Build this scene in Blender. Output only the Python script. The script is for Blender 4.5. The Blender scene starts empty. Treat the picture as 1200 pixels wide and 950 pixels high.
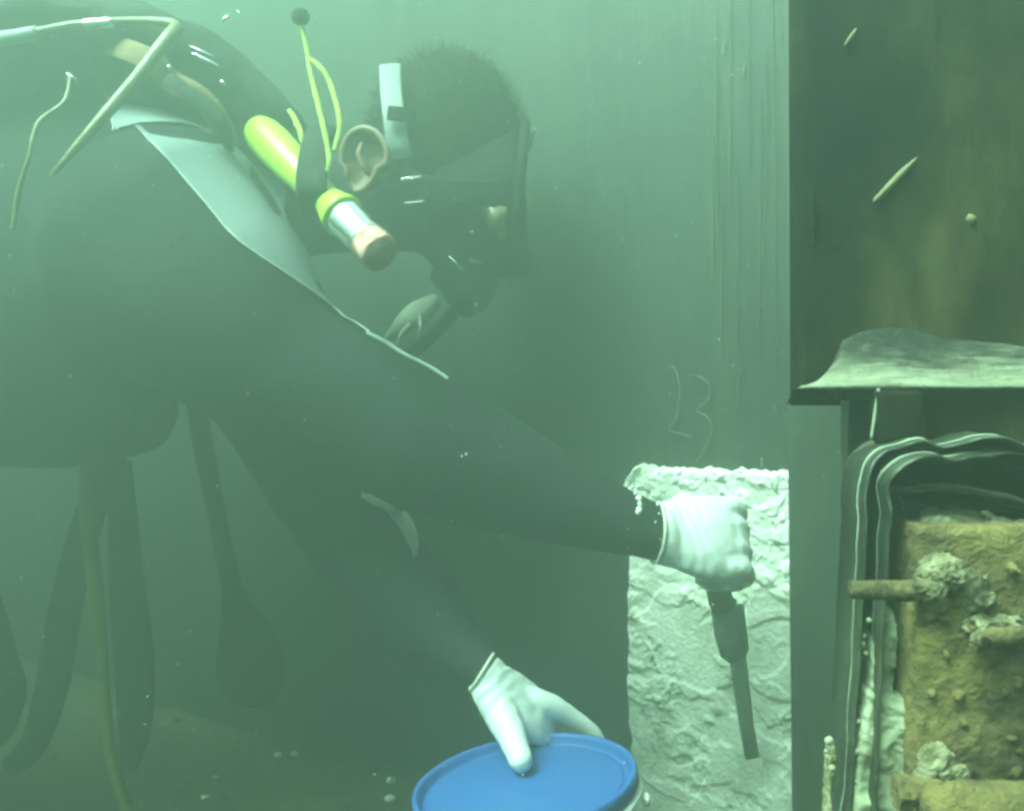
import bpy, bmesh, math, random
from mathutils import Vector, Matrix, noise
from mathutils.bvhtree import BVHTree
from math import radians, sin, cos, pi, exp

S = bpy.context.scene
COL = S.collection
random.seed(4)
V = Vector

# ------------------------------------------------------------------ camera
cam = bpy.data.cameras.new('camera'); camo = bpy.data.objects.new('camera', cam)
COL.objects.link(camo); S.camera = camo
cam.sensor_width = 36; cam.lens = 36; cam.clip_start = .02; cam.clip_end = 500
camo.location = (0, 0, 0); camo.rotation_euler = (radians(90), 0, 0)
# ------------------------------------------------------------------ light
SUN = V((-.45, -.36, .82)).normalized()          # direction towards the sun
W = bpy.data.worlds.new('World'); S.world = W; W.use_nodes = True
nt = W.node_tree; nt.nodes.clear()
sky = nt.nodes.new('ShaderNodeTexSky'); sky.sky_type = 'NISHITA'; sky.sun_disc = False
sky.sun_elevation = math.asin(SUN.z); sky.sun_rotation = math.atan2(SUN.x, SUN.y)
bg = nt.nodes.new('ShaderNodeBackground'); bg.inputs[1].default_value = .06
wo = nt.nodes.new('ShaderNodeOutputWorld')
nt.links.new(sky.outputs[0], bg.inputs[0]); nt.links.new(bg.outputs[0], wo.inputs[0])
sl = bpy.data.lights.new('sun', 'SUN'); sl.energy = 5; sl.angle = radians(32); sl.color = (.62, 1, .80)   # daylight after a few metres of green water
so = bpy.data.objects.new('sun', sl); COL.objects.link(so)
so.rotation_euler = SUN.to_track_quat('Z', 'Y').to_euler()
S.view_settings.view_transform = 'Standard'; S.view_settings.look = 'None'
S.view_settings.exposure = 4.38; S.view_settings.gamma = 1
S.cycles.volume_bounces = 1; S.cycles.max_bounces = 6
S.cycles.filter_width = 3.0
FLOOR = -.50
# ------------------------------------------------------------------ haze (the turbid water)
HAZE_DENSITY, HAZE_COLOR, HAZE_G = 1.05, (.31, .40, .325), .70

# ------------------------------------------------------------------ helpers
def P(px, py, d):
    return V(((px - 600) / 1200 * d, d, -(py - 475) / 1200 * d))
def proj(p):
    return (600 + 1200 * p.x / p.y, 475 - 1200 * p.z / p.y)
def R(px, d): return px * d / 1200

def mat(name, cols, scale=6, rough=.6, bump=0, bscale=60, metal=0, stretch=(1, 1, 1), detail=6, pos=None, spec=.5, bdist=.01):
    m = bpy.data.materials.new(name); m.use_nodes = True
    t = m.node_tree; b = t.nodes['Principled BSDF']
    b.inputs['Roughness'].default_value = rough; b.inputs['Metallic'].default_value = metal
    b.inputs['Specular IOR Level'].default_value = spec
    tc = t.nodes.new('ShaderNodeTexCoord'); mp = t.nodes.new('ShaderNodeMapping')
    mp.inputs['Scale'].default_value = stretch
    t.links.new(tc.outputs['Object'], mp.inputs[0])
    if len(cols) == 1:
        b.inputs['Base Color'].default_value = (*cols[0], 1)
    else:
        n = t.nodes.new('ShaderNodeTexNoise'); n.inputs['Scale'].default_value = scale
        n.inputs['Detail'].default_value = detail; n.inputs['Roughness'].default_value = .65
        t.links.new(mp.outputs[0], n.inputs['Vector'])
        r = t.nodes.new('ShaderNodeValToRGB'); e = r.color_ramp.elements
        ps = pos or [.3 + .4 * i / (len(cols) - 1) for i in range(len(cols))]
        while len(e) < len(cols): e.new(.5)
        for i, c in enumerate(cols):
            e[i].position = ps[i]; e[i].color = (*c, 1)
        t.links.new(n.outputs[0], r.inputs[0]); t.links.new(r.outputs[0], b.inputs['Base Color'])
    if bump:
        n2 = t.nodes.new('ShaderNodeTexNoise'); n2.inputs['Scale'].default_value = bscale
        n2.inputs['Detail'].default_value = 8; n2.inputs['Roughness'].default_value = .6
        t.links.new(mp.outputs[0], n2.inputs['Vector'])
        bp = t.nodes.new('ShaderNodeBump'); bp.inputs['Strength'].default_value = bump
        bp.inputs['Distance'].default_value = bdist
        t.links.new(n2.outputs[0], bp.inputs['Height']); t.links.new(bp.outputs[0], b.inputs['Normal'])
    return m

def link(name, bm, m, parent=None, smooth=True, kind=None, label=None):
    me = bpy.data.meshes.new(name)
    if isinstance(bm, tuple): me.from_pydata(*bm)
    elif isinstance(bm, bpy.types.Mesh): me = bm; me.name = name
    else: bm.to_mesh(me); bm.free()
    me.materials.clear() if not isinstance(m, list) else None
    if isinstance(m, list):
        if not len(me.materials):
            for x in m: me.materials.append(x)
    else: me.materials.append(m)
    o = bpy.data.objects.new(name, me); COL.objects.link(o)
    if smooth:
        for p in me.polygons: p.use_smooth = True
    if parent:
        o.parent = parent
        if not parent.parent: o.matrix_parent_inverse = Matrix.Translation(parent.location).inverted()
    if kind: o['kind'] = kind
    if label: o['label'] = label
    return o

def thing(name, label, cat, loc, group=None):
    o = bpy.data.objects.new(name, None); COL.objects.link(o); o.location = loc
    o.empty_display_size = .05
    o['label'] = label; o['category'] = cat
    if group: o['group'] = group
    return o
def tag(o, label, cat, group=None):
    o['label'] = label; o['category'] = cat
    if group: o['group'] = group
    return o

def spline(pts, n):
    """Catmull-Rom through tuples of any length."""
    pts = [tuple(p) for p in pts]; k = len(pts); out = []
    segs = k - 1
    for i in range(n + 1):
        u = i / n * segs; s = min(int(u), segs - 1); t = u - s
        a, b, c, d = pts[max(s - 1, 0)], pts[s], pts[s + 1], pts[min(s + 2, k - 1)]
        out.append(tuple(.5 * (2 * b[j] + (c[j] - a[j]) * t + (2 * a[j] - 5 * b[j] + 4 * c[j] - d[j]) * t * t
                               + (3 * b[j] - a[j] - 3 * c[j] + d[j]) * t ** 3) for j in range(len(b))))
    return out

def loft(bm, pts, radii, segs=20, caps=True, up=V((0, -1, 0)), jitter=0):
    """tube through 3-D points; radius r or (r_up, r_side); up fixes the first section axis"""
    n = len(pts); rings = []
    for i, p in enumerate(pts):
        p = V(p); t = (V(pts[min(i + 1, n - 1)]) - V(pts[max(i - 1, 0)])).normalized()
        a = up - t * up.dot(t)
        if a.length < 1e-4: a = V((.01, 0, 1)) - t * t.z
        a.normalize(); b = t.cross(a)
        r = radii[i]; ra, rb = (r, r) if not isinstance(r, (tuple, list)) else r
        ring = []
        for k in range(segs):
            th = 2 * pi * k / segs
            j = 1 + (noise.noise(p * 90 + V((cos(th), sin(th), 0)) * 1.5) * jitter if jitter else 0)
            ring.append(bm.verts.new(p + (a * cos(th) * ra + b * sin(th) * rb) * j))
        rings.append(ring)
    for i in range(n - 1):
        for k in range(segs):
            k2 = (k + 1) % segs
            bm.faces.new((rings[i][k], rings[i][k2], rings[i + 1][k2], rings[i + 1][k]))
    if caps:
        bm.faces.new(rings[0][::-1]); bm.faces.new(rings[-1])
    return rings

def tube(bm, ctrl, n=24, segs=10, caps=True, jitter=0, up=V((0, -1, 0))):
    """ctrl: (px,py,depth,radius_px) control points"""
    sp = spline(ctrl, n)
    loft(bm, [P(a, b, c) for a, b, c, r in sp], [R(r, c) for a, b, c, r in sp], segs, caps, up, jitter)

def chain(bm, ctrl, n=30, segs=28, up=V((0, -1, 0)), round_ends=True):
    """ctrl: (x,y,z,ra,rb) in metres, hemispherical-ish ends"""
    sp = spline(ctrl, n)
    pts = [V(q[:3]) for q in sp]; rad = [(max(q[3], .001), max(q[4], .001)) for q in sp]
    if round_ends:
        t0 = (pts[0] - pts[1]).normalized(); t1 = (pts[-1] - pts[-2]).normalized()
        A, B = [], []
        for f in (.98, .85, .6, .3):
            c = math.sqrt(1 - f * f)
            m0 = min(rad[0]); m1 = min(rad[-1])
            A.append((pts[0] + t0 * m0 * f, (rad[0][0] * c, rad[0][1] * c)))
            B.insert(0, (pts[-1] + t1 * m1 * f, (rad[-1][0] * c, rad[-1][1] * c)))
        pts = [a for a, _ in A] + pts + [b for b, _ in B]
        rad = [a for _, a in A] + rad + [b for _, b in B]
    loft(bm, pts, rad, segs, True, up)

def ball(bm, c, r, sub=3, rot=None):
    M = Matrix.Translation(c) @ (rot.to_4x4() if rot else Matrix.Identity(4)) @ Matrix.Diagonal((*(r if isinstance(r, (tuple, list)) else (r, r, r)), 1))
    return bmesh.ops.create_icosphere(bm, subdivisions=sub, radius=1, matrix=M)['verts']

def box(bm, c, s, rot=None, bevel=0):
    M = Matrix.Translation(c) @ (rot.to_4x4() if rot else Matrix.Identity(4)) @ Matrix.Diagonal((*s, 1))
    vs = bmesh.ops.create_cube(bm, size=1, matrix=M)['verts']
    if bevel:
        es = {e for v in vs for e in v.link_edges}
        bmesh.ops.bevel(bm, geom=list(es), offset=bevel, segments=2, affect='EDGES', profile=.6)
    return vs

def merged(bm, voxel, smooth_it=6, fac=.5):
    """one continuous surface from overlapping closed pieces"""
    me = bpy.data.meshes.new('tmp'); bm.normal_update(); bm.to_mesh(me); bm.free()
    o = bpy.data.objects.new('tmp', me); COL.objects.link(o)
    r = o.modifiers.new('r', 'REMESH'); r.mode = 'VOXEL'; r.voxel_size = voxel
    s = o.modifiers.new('s', 'SMOOTH'); s.iterations = smooth_it; s.factor = fac
    dg = bpy.context.evaluated_depsgraph_get()
    out = bpy.data.meshes.new_from_object(o.evaluated_get(dg))
    bpy.data.objects.remove(o); bpy.data.meshes.remove(me)
    return out

def fr(p, sc, octv=5, H=.9):
    return noise.fractal(V(p) * sc, H, 2.1, octv)
def sstep(a, b, x):
    t = min(1, max(0, (x - a) / (b - a))); return t * t * (3 - 2 * t)

def crust(bm, c, r, seed=0, sub=4, amp=.45, sc=60):
    vs = ball(bm, c, r, sub)
    for v in vs:
        d = (v.co - c); n = d.copy()
        k = noise.ridged_multi_fractal(v.co * sc + V((seed, 0, 0)), .7, 2.2, 5, 1, 2) * .75 + .35 + .5 * noise.noise(v.co * sc * .4 + V((0, seed, 0)))
        v.co = c + d * (1 - amp + amp * k * .8)

# ------------------------------------------------------------------ materials
M_SILT = mat('silt', [(.018, .016, .007), (.05, .042, .018), (.10, .085, .045)], 9, .9, .7, 45, bdist=.02)
M_WALL = mat('wall_coating', [(.006, .011, .009), (.013, .020, .016), (.026, .031, .023)], 5, .55, .35, 25, stretch=(4, 4, .35))
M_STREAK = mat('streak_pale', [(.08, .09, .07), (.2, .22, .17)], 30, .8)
M_SMEAR = mat('old_putty', [(.10, .10, .055), (.24, .25, .17), (.36, .38, .29)], 40, .8, .6, 200, bdist=.003)
M_DRIP = mat('drip', [(.012, .018, .014), (.06, .07, .05), (.14, .15, .11)], 30, .8, stretch=(1, 1, .15))
M_CHALK = mat('chalk', [(.05, .065, .055), (.13, .15, .13)], 60, .9)
M_PUTTY = mat('putty', [(.46, .48, .37), (.76, .78, .70), (.86, .86, .82)], 16, .75, .7, 200, bdist=.004)
M_FRAME = mat('frame_steel', [(.012, .018, .014), (.028, .033, .024), (.045, .047, .03)], 8, .5, .4, 40, stretch=(2, 2, .4))
M_SLIME = mat('slimy_panel', [(.0010, .0016, .0008), (.0045, .005, .002), (.016, .0145, .005), (.05, .043, .017)], 8, .8, .3, 30, stretch=(1.4, 1.4, .6), spec=.08, pos=[.36, .46, .55, .70])
M_LEDGE = mat('ledge_silt', [(.07, .07, .042), (.15, .155, .10), (.23, .235, .165)], 16, .95, .7, 90)
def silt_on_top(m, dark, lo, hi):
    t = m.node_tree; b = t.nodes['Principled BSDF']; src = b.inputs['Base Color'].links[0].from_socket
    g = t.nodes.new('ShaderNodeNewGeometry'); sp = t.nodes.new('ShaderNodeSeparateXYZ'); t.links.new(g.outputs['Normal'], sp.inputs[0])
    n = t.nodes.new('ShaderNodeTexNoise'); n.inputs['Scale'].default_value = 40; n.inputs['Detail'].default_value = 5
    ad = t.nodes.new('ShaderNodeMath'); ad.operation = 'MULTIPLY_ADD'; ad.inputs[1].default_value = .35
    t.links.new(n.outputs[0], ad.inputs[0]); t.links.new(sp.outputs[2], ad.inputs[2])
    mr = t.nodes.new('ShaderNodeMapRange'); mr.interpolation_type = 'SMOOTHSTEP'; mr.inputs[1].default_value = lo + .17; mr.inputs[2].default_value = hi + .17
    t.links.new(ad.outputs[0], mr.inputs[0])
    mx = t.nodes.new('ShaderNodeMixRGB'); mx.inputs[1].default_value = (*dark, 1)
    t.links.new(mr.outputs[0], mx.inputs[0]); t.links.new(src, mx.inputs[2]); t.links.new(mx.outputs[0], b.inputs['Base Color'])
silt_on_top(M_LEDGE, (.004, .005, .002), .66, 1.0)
M_SCRAPE = mat('scrape', [(.07, .062, .025), (.13, .12, .06)], 60, .8)
M_RUBBER = mat('seal_rubber', [(.006, .009, .006), (.018, .021, .013), (.045, .046, .028)], 18, .45, .4, 50, stretch=(1, 1, 1))
M_BACK = mat('silted_rubber', [(.008, .011, .007), (.026, .027, .015), (.075, .07, .038)], 26, .8, .5, 60, stretch=(1.5, 1.5, .25), spec=.2)
M_RUST = mat('rust', [(.014, .010, .004), (.055, .039, .012), (.17, .122, .036), (.07, .062, .022)], 16, .9, 1, 70, pos=[.3, .45, .58, .7], bdist=.012)
M_SCALE = mat('scale_crust', [(.07, .058, .026), (.24, .21, .11), (.50, .46, .30)], 70, .95, 1, 260)
M_SUIT = mat('neoprene', [(.008, .011, .012), (.014, .018, .019)], 20, .8, .25, 120, spec=.12)
M_SKIN = mat('skin', [(.40, .24, .14), (.48, .30, .19)], 30, .55)
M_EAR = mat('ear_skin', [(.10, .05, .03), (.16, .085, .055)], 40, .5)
M_PANEL = mat('grey_panel', [(.13, .155, .165), (.17, .195, .205)], 18, .75, .15, 150)
M_PIPING = mat('piping', [(.28, .31, .30), (.42, .45, .43)], 60, .7)
M_GLOVE = mat('latex_glove', [(.62, .64, .64), (.70, .72, .715)], 25, .5, .12, 90)
M_CUFF = mat('glove_cuff', [(.48, .48, .38), (.58, .58, .49)], 30, .5)
M_HAIR = mat('hair', [(.006, .0045, .0025), (.018, .013, .007)], 60, .9, spec=.1)
M_BLACK = mat('black_rubber', [(.004, .006, .006), (.009, .011, .011)], 20, .7, .2, 80, spec=.1)
M_STRAPW = mat('pale_strap', [(.14, .165, .165), (.20, .22, .22)], 40, .6)
M_OLIVE = mat('olive_window', [(.12, .10, .045), (.17, .14, .07)], 30, .3)
M_YEL = mat('torch_yellow', [(.26, .40, .02), (.33, .45, .03)], 12, .35)
M_CORD = mat('cord_yellow', [(.22, .32, .03), (.42, .52, .10)], 260, .7, .6, 400)
M_CHROME = mat('chrome', [(.75, .76, .76)], 5, .16, metal=1)
M_COPPER = mat('copper_rim', [(.50, .22, .15), (.88, .55, .46)], 70, .22, .7, 160, metal=.9)
M_LENS = mat('torch_glass', [(.20, .09, .08), (.55, .36, .32), (.75, .66, .62)], 90, .12, .8, 150)
M_BLUE = mat('lid_blue', [(.016, .085, .31), (.026, .11, .37)], 10, .55, .1, 60)
M_TUB = mat('tub_white', [(.74, .75, .73), (.82, .82, .80)], 10, .4)
M_TAN = mat('tan_strap', [(.12, .075, .035), (.19, .12, .06)], 30, .8, .4, 200)
M_TUBE = mat('olive_hose', [(.07, .07, .025), (.14, .13, .06)], 25, .4, .2, 90)
M_VEST = mat('vest_cloth', [(.010, .013, .012), (.025, .03, .026)], 14, .8, .4, 90, spec=.2)
M_STEEL = mat('tool_steel', [(.17, .20, .18), (.26, .29, .26)], 30, .5, .2, 80)
M_YHOSE = mat('yellow_hose', [(.075, .07, .012), (.11, .10, .02)], 20, .5)
M_CUP = mat('red_rubber', [(.16, .07, .045), (.24, .11, .07)], 20, .5)
M_SPECK = mat('speck', [(.6, .62, .55)], 5, .8)

# ------------------------------------------------------------------ setting: floor
N = 170
def fw(t): return (abs(t) ** 3.2) * 18 * (1 if t >= 0 else -1)
vs, fs = [], []
for j in range(N + 1):
    for i in range(N + 1):
        x = fw(2 * i / N - 1) + .0; y = fw(2 * j / N - 1) + 1.5
        k = exp(-((x * x + (y - 1.5) ** 2) / 30))
        z = FLOOR + k * (.035 * fr((x, y, 3), 1.7) + .014 * fr((x, y, 9), 9, 4)) - .03
        vs.append((x, y, z))
for j in range(N):
    for i in range(N):
        a = j * (N + 1) + i; fs.append((a, a + 1, a + N + 2, a + N + 1))
link('ground', (vs, [], fs), M_SILT, kind='structure')

# ------------------------------------------------------------------ back wall
WA = V((.297, 1.13, 0)); WD = V((-1, .75, 0)).normalized(); WN = V((-WD.y, WD.x, 0))
if WN.y > 0: WN = -WN
def wallpt(px, py, off=0):
    d = V(((px - 600) / 1200, 1, -(py - 475) / 1200))
    t = WA.dot(WN) / d.dot(WN)
    return d * t + WN * off
wall = thing('back_wall', 'tall dark slimy wall behind the diver with 13 scratched on it', 'wall', (WA.x, WA.y, FLOOR))
wall['kind'] = 'thing'
vs, fs = [], []
NU, NZ = 220, 60
def wallverts(off):
    for j in range(NZ + 1):
        for i in range(NU + 1):
            u = -.25 + 6.5 * (i / NU) ** 1.7; z = -.9 + 2.15 * j / NZ
            p = WA + WD * u; p.z = z
            h = .004 * fr((u * 2.2, z * .5, 1), 2.5) if off == 0 else 0
            vs.append(tuple(p + WN * (off + h)))
wallverts(0); wallverts(-.25)
n1 = (NU + 1) * (NZ + 1)
for j in range(NZ):
    for i in range(NU):
        a = j * (NU + 1) + i
        fs.append((a, a + NU + 1, a + NU + 2, a + 1)); b = a + n1
        fs.append((b, b + 1, b + NU + 2, b + NU + 1))
for i in range(NU):
    a = NZ * (NU + 1) + i; fs.append((a, a + n1, a + n1 + 1, a + 1))
    fs.append((i, i + 1, i + 1 + n1, i + n1))
for j in range(NZ):
    a = j * (NU + 1); fs.append((a, a + n1, a + NU + 1 + n1, a + NU + 1))
    a += NU; fs.append((a, a + NU + 1, a + NU + 1 + n1, a + n1))
link('wall_face', (vs, [], fs), M_WALL, wall)
def ribbon_on_wall(name, pts, w, m, lift=.0042, th=.0009, label=None, taper=True):
    """a slightly proud stroke on the wall; pts are picture points laid on the wall plane"""
    sp = spline([wallpt(a, b).to_tuple() for a, b in pts], 10 * len(pts)); n = len(sp)
    bm = bmesh.new()
    up = WN.copy()
    rad = []
    for i in range(n):
        k = min(1, min(i, n - 1 - i) / (n * .15) + .25) if taper else 1
        k *= .8 + .35 * noise.noise(V((i * .35, w * 900, 0)))
        rad.append((th, w * .5 * k))
    loft(bm, [V(q) + WN * lift for q in sp], rad, 8, True, up)
    return link(name, bm, m, wall, label=label)
Z = lambda l: [(720 + a / 5, 400 + b / 5) for a, b in l]
ribbon_on_wall('chalk_numeral', Z([(318, 158), (352, 148), (378, 200), (392, 300), (380, 400), (360, 470), (325, 520), (400, 540), (470, 562)]), .0025, M_CHALK, label='scratched pale numeral 1 with a slanting foot')
ribbon_on_wall('chalk_numeral', Z([(450, 198), (510, 210), (555, 245), (570, 300), (550, 350), (495, 405), (550, 440), (575, 490), (570, 550), (545, 610), (490, 700)]), .0023, M_CHALK, label='scratched pale numeral 3')
for (x0, y0, x1, y1, w) in [(905, -300, 913, 545, .0016), (842, 20, 842, 300, .003), (851, 50, 849, 66, .006), (874, 75, 873, 90, .004),
                            (840, 110, 836, 330, .0035), (848, 150, 847, 420, .0025), (858, -200, 856, 250, .0022), (893, 120, 890, 420, .0018),
                            (880, -200, 879, 200, .0016), (866, 180, 868, 500, .0016), (900, 60, 897, 330, .0016), (895, 536, 895, 548, .004)]:
    ribbon_on_wall('drip_streak', [(x0, y0), ((x0 + x1) / 2 + random.uniform(-1, 1), (y0 + y1) / 2), (x1, y1)], w * .6, M_STREAK if w > .0035 else M_DRIP)

# ------------------------------------------------------------------ putty patch
pt = wallpt(833, 950); pt.z = FLOOR
NU, NV = 150, 260
pl = wallpt(737, 700); pr = wallpt(940, 700)
u0 = (pl - WA).dot(WD); u1 = (pr - WA).dot(WD)           # along the wall; u0 > u1
ztop = wallpt(825, 547).z; zbot = FLOOR - .06
def layer(p, sc, thr, seed, soft=.02):
    q = V(p) * sc + V((seed, seed * .7, 0))
    wq = V((noise.noise(q * 1.3), noise.noise(q * 1.3 + V((9, 3, 1))), 0)) * .6
    return sstep(thr - soft, thr + soft, noise.fractal(q + wq, .9, 2.2, 4))
vs, fs = [], []
for j in range(NV + 1):
    for i in range(NU + 1):
        a, b = i / NU, j / NV
        z = zbot + (ztop - zbot) * b
        left = u0 + .004 * fr((z, 0, 5), 28) + .004 * fr((z, 7, 5), 6)
        right = u1 + .003 * fr((z, 3, 5), 40)
        top = .004 * fr((a * .25, 2, 8), 60) + .004 * fr((a * .25, 5, 8), 20)
        if a < .12: top -= .02 * (1 - a / .12) ** 2
        z += top * b ** 6
        u = left + (right - left) * a
        q = (u * 1.35, z * 1.35, 0)
        rough = sstep(-.05, .3, fr((u, z, 44), 9, 3) + .35 * exp(-((u - .05) / .04) ** 2 - ((z + .27) / .07) ** 2) + .3 * sstep(.75, 1, b))
        h = .008 + .0032 * layer(q, 4, .06, 7, .014) + .0024 * layer(q, 5.5, .12, 1, .016) + rough * (.0034 * layer(q, 11, .05, 13, .03) + .0028 * layer(q, 20, .1, 23, .05))
        h -= .0016 * layer(q, 8, .25, 31, .03)
        h += (.0017 * fr(q, 40, 5) + .0017 * fr(q, 130, 4)) * (.15 + .85 * rough)
        h += .0012 * sstep(.95, .99, b) * (.6 + fr(q, 60))
        e = min(a / .025, (1 - a) / .012, (1 - b) / .012, 1)
        h = -.003 + .8 * (h + .004) * math.sqrt(max(0, e))
        p = WA + WD * u; p.z = z
        vs.append(tuple(p + WN * h))
for j in range(NV):
    for i in range(NU):
        a = j * (NU + 1) + i; fs.append((a, a + 1, a + NU + 2, a + NU + 1))
patch = link('putty_patch', (vs, [], fs), M_PUTTY)
tag(patch, 'rough white putty patch troweled on the dark wall under the gloved fist', 'putty patch')

# ------------------------------------------------------------------ gate frame on the right
gf = thing('gate_frame', 'dark slimy steel frame with a pale sloping ledge at the right', 'frame', (.3, .62, FLOOR))
def slab(name, quad, back, m, nx=24, nz=60, amp=.003, sc=6, parent=None, label=None, streak=1.0):
    """quad: front corners bl, br, tr, tl (3-D); back: offset vector of the rear face; front displaced"""
    bl, br, tr, tl = [V(q) for q in quad]
    n = (br - bl).cross(tl - bl).normalized()
    if n.dot(V(back)) > 0: n = -n
    vs, fs = [], []
    for s in (0, 1):
        for j in range(nz + 1):
            for i in range(nx + 1):
                a, b = i / nx, j / nz
                p = bl * (1 - a) * (1 - b) + br * a * (1 - b) + tr * a * b + tl * (1 - a) * b
                if s == 0:
                    p = p + n * amp * fr((p.x, p.y, p.z * streak), sc) * min(1, 8 * min(a, 1 - a, b, 1 - b) + .25)
                else: p = p + V(back)
                vs.append(tuple(p))
    m1 = (nx + 1) * (nz + 1)
    for j in range(nz):
        for i in range(nx):
            a = j * (nx + 1) + i
            fs.append((a, a + 1, a + nx + 2, a + nx + 1)); c = a + m1
            fs.append((c, c + nx + 1, c + nx + 2, c + 1))
    for i in range(nx):
        fs.append((i, i + m1, i + 1 + m1, i + 1)); a = nz * (nx + 1) + i
        fs.append((a, a + 1, a + 1 + m1, a + m1))
    for j in range(nz):
        a = j * (nx + 1); fs.append((a, a + nx + 1, a + nx + 1 + m1, a + m1))
        a += nx; fs.append((a, a + m1, a + nx + 1 + m1, a + nx + 1))
    o = link(name, (vs, [], fs), m, parent, label=label)
    bm = bmesh.new(); bm.from_mesh(o.data); bmesh.ops.recalc_face_normals(bm, faces=bm.faces[:]); bm.to_mesh(o.data); bm.free()
    return o
TOP = 1.25
# upper column and panel
def X(px, d): return (px - 600) / 1200 * d
slab('column', [(X(932, 1.08), 1.08, -.7), (X(1075, 1.04), 1.04, -.7), (X(1075, 1.04), 1.04, TOP), (X(906, 1.08), 1.08, TOP)], (.15, .36, 0), M_FRAME, 24, 90, .003, 5, gf, streak=.3)
slab('upper_panel', [(X(926, .4680), .4680, .0), (.8, .4520, .0), (.8, .4520, TOP), (X(913, .4680), .4680, TOP)], (.07, .14, 0), M_SLIME, 70, 120, .0016, 9, gf, streak=.3)
# sloping ledge
def ledge():
    d1, d2 = .4664, .4320
    bm = bmesh.new(); nx, ny = 110, 24; g = []
    zl = -(452 - 475) / 1200 * d2; zh = -(392 - 475) / 1200 * d1
    for j in range(ny + 1):
        t = j / ny; row = []
        for i in range(nx + 1):
            a = i / nx
            d = d2 + (d1 - d2) * t
            xl = X(922 + 66 * t, d); x = xl + (.8 - xl) * a ** 1.5
            px = 600 + 1200 * x / d
            top = 400 - 18 * exp(-((px - 1045) / 45) ** 2) + 55 * max(0, (985 - px) / 60) ** 1.2 + 7 * noise.noise(V((x * 40, 1, 7)))
            zt = -(top - 475) / 1200 * d1
            z = zl + (zt - zl) * (.42 * t + .58 * (1 - cos(t * pi / 2)) ** 1.3) + .0022 * fr((x, d, 4), 34) * t - .007 * max(0, 1 - a / .03) * (1 - t) - .0012 * max(0, 1 - t / .08)
            row.append(bm.verts.new((x, d, z)))
        g.append(row)
    low = [bm.verts.new((v.co.x, v.co.y + .010, v.co.z - .005)) for v in g[0]]
    g.insert(0, low)
    for j in range(len(g) - 1):
        for i in range(nx):
            bm.faces.new((g[j][i], g[j][i + 1], g[j + 1][i + 1], g[j + 1][i]))
    back = [bm.verts.new((v.co.x, .5120, -.03)) for v in (g[0][0], g[0][-1])]
    return link('ledge', bm, M_LEDGE, gf, label='pale silty sloping ledge')
ledge()
slab('lower_panel', [(X(1004, .4560), .4560, -.75), (.8, .4480, -.75), (.8, .4480, .004), (X(985, .4560), .4560, .004)], (.06, .12, 0), M_FRAME, 40, 60, .003, 7, gf, streak=.3)
slab('silty_strip', [(X(1000, .4416), .4416, P(0, 560, .44).z), (.8, .4360, P(0, 560, .4360).z), (.8, .4360, P(0, 458, .4360).z), (X(1004, .4416), .4416, P(0, 458, .4416).z)], (0, .009, 0), M_SLIME, 30, 16, .0015, 28, gf)
bm = bmesh.new(); box(bm, P(1049, 488, .4320), (.019, .013, .022), bevel=.002); link('spacer_block', bm, M_SLIME, gf, smooth=False)
bm = bmesh.new(); tube(bm, [(1030, 455, .4280, 2), (1026, 480, .4280, 2.2), (1021, 514, .4256, 1.8)], 10, 6); link('edge_bead', bm, M_STREAK, gf)
# scrapes and paint spots on the upper panel (slightly proud flakes)
def flake(px, py, w, h, rot, m, name='paint_scrape', d=.4664, parent=gf, seed=0):
    c = P(px, py, d - .0014); bm = bmesh.new(); n = 18; f = []
    rim = []
    for k in range(n):
        th = 2 * pi * k / n; rr = 1 + .35 * noise.noise(V((cos(th) * 2 + seed + px, sin(th) * 2 + py, 0)))
        x, z = cos(th) * w * .5 * rr, sin(th) * h * .5 * rr
        rim.append(V((R(x * cos(rot) - z * sin(rot), d), 0, R(x * sin(rot) + z * cos(rot), d))))
    a = [bm.verts.new(c + q + V((0, .010, 0))) for q in rim]
    b = [bm.verts.new(c + q * .96) for q in rim]
    cc = bm.verts.new(c + V((0, -.0005, 0)))
    for k in range(n):
        k2 = (k + 1) % n
        bm.faces.new((a[k], b[k], b[k2], a[k2])); bm.faces.new((b[k], cc, b[k2]))
    bmesh.ops.recalc_face_normals(bm, faces=bm.faces[:])
    return link(name, bm, m, parent)
flake(1050, 210, 76, 7, radians(46), M_SCRAPE)
for a in [(1139, 256, 11, 12, .4), (998, 42, 24, 4, 1.0)]:
    flake(*a, M_SCRAPE)
flake(953, 255, 5, 74, .06, M_SLIME)

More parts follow.
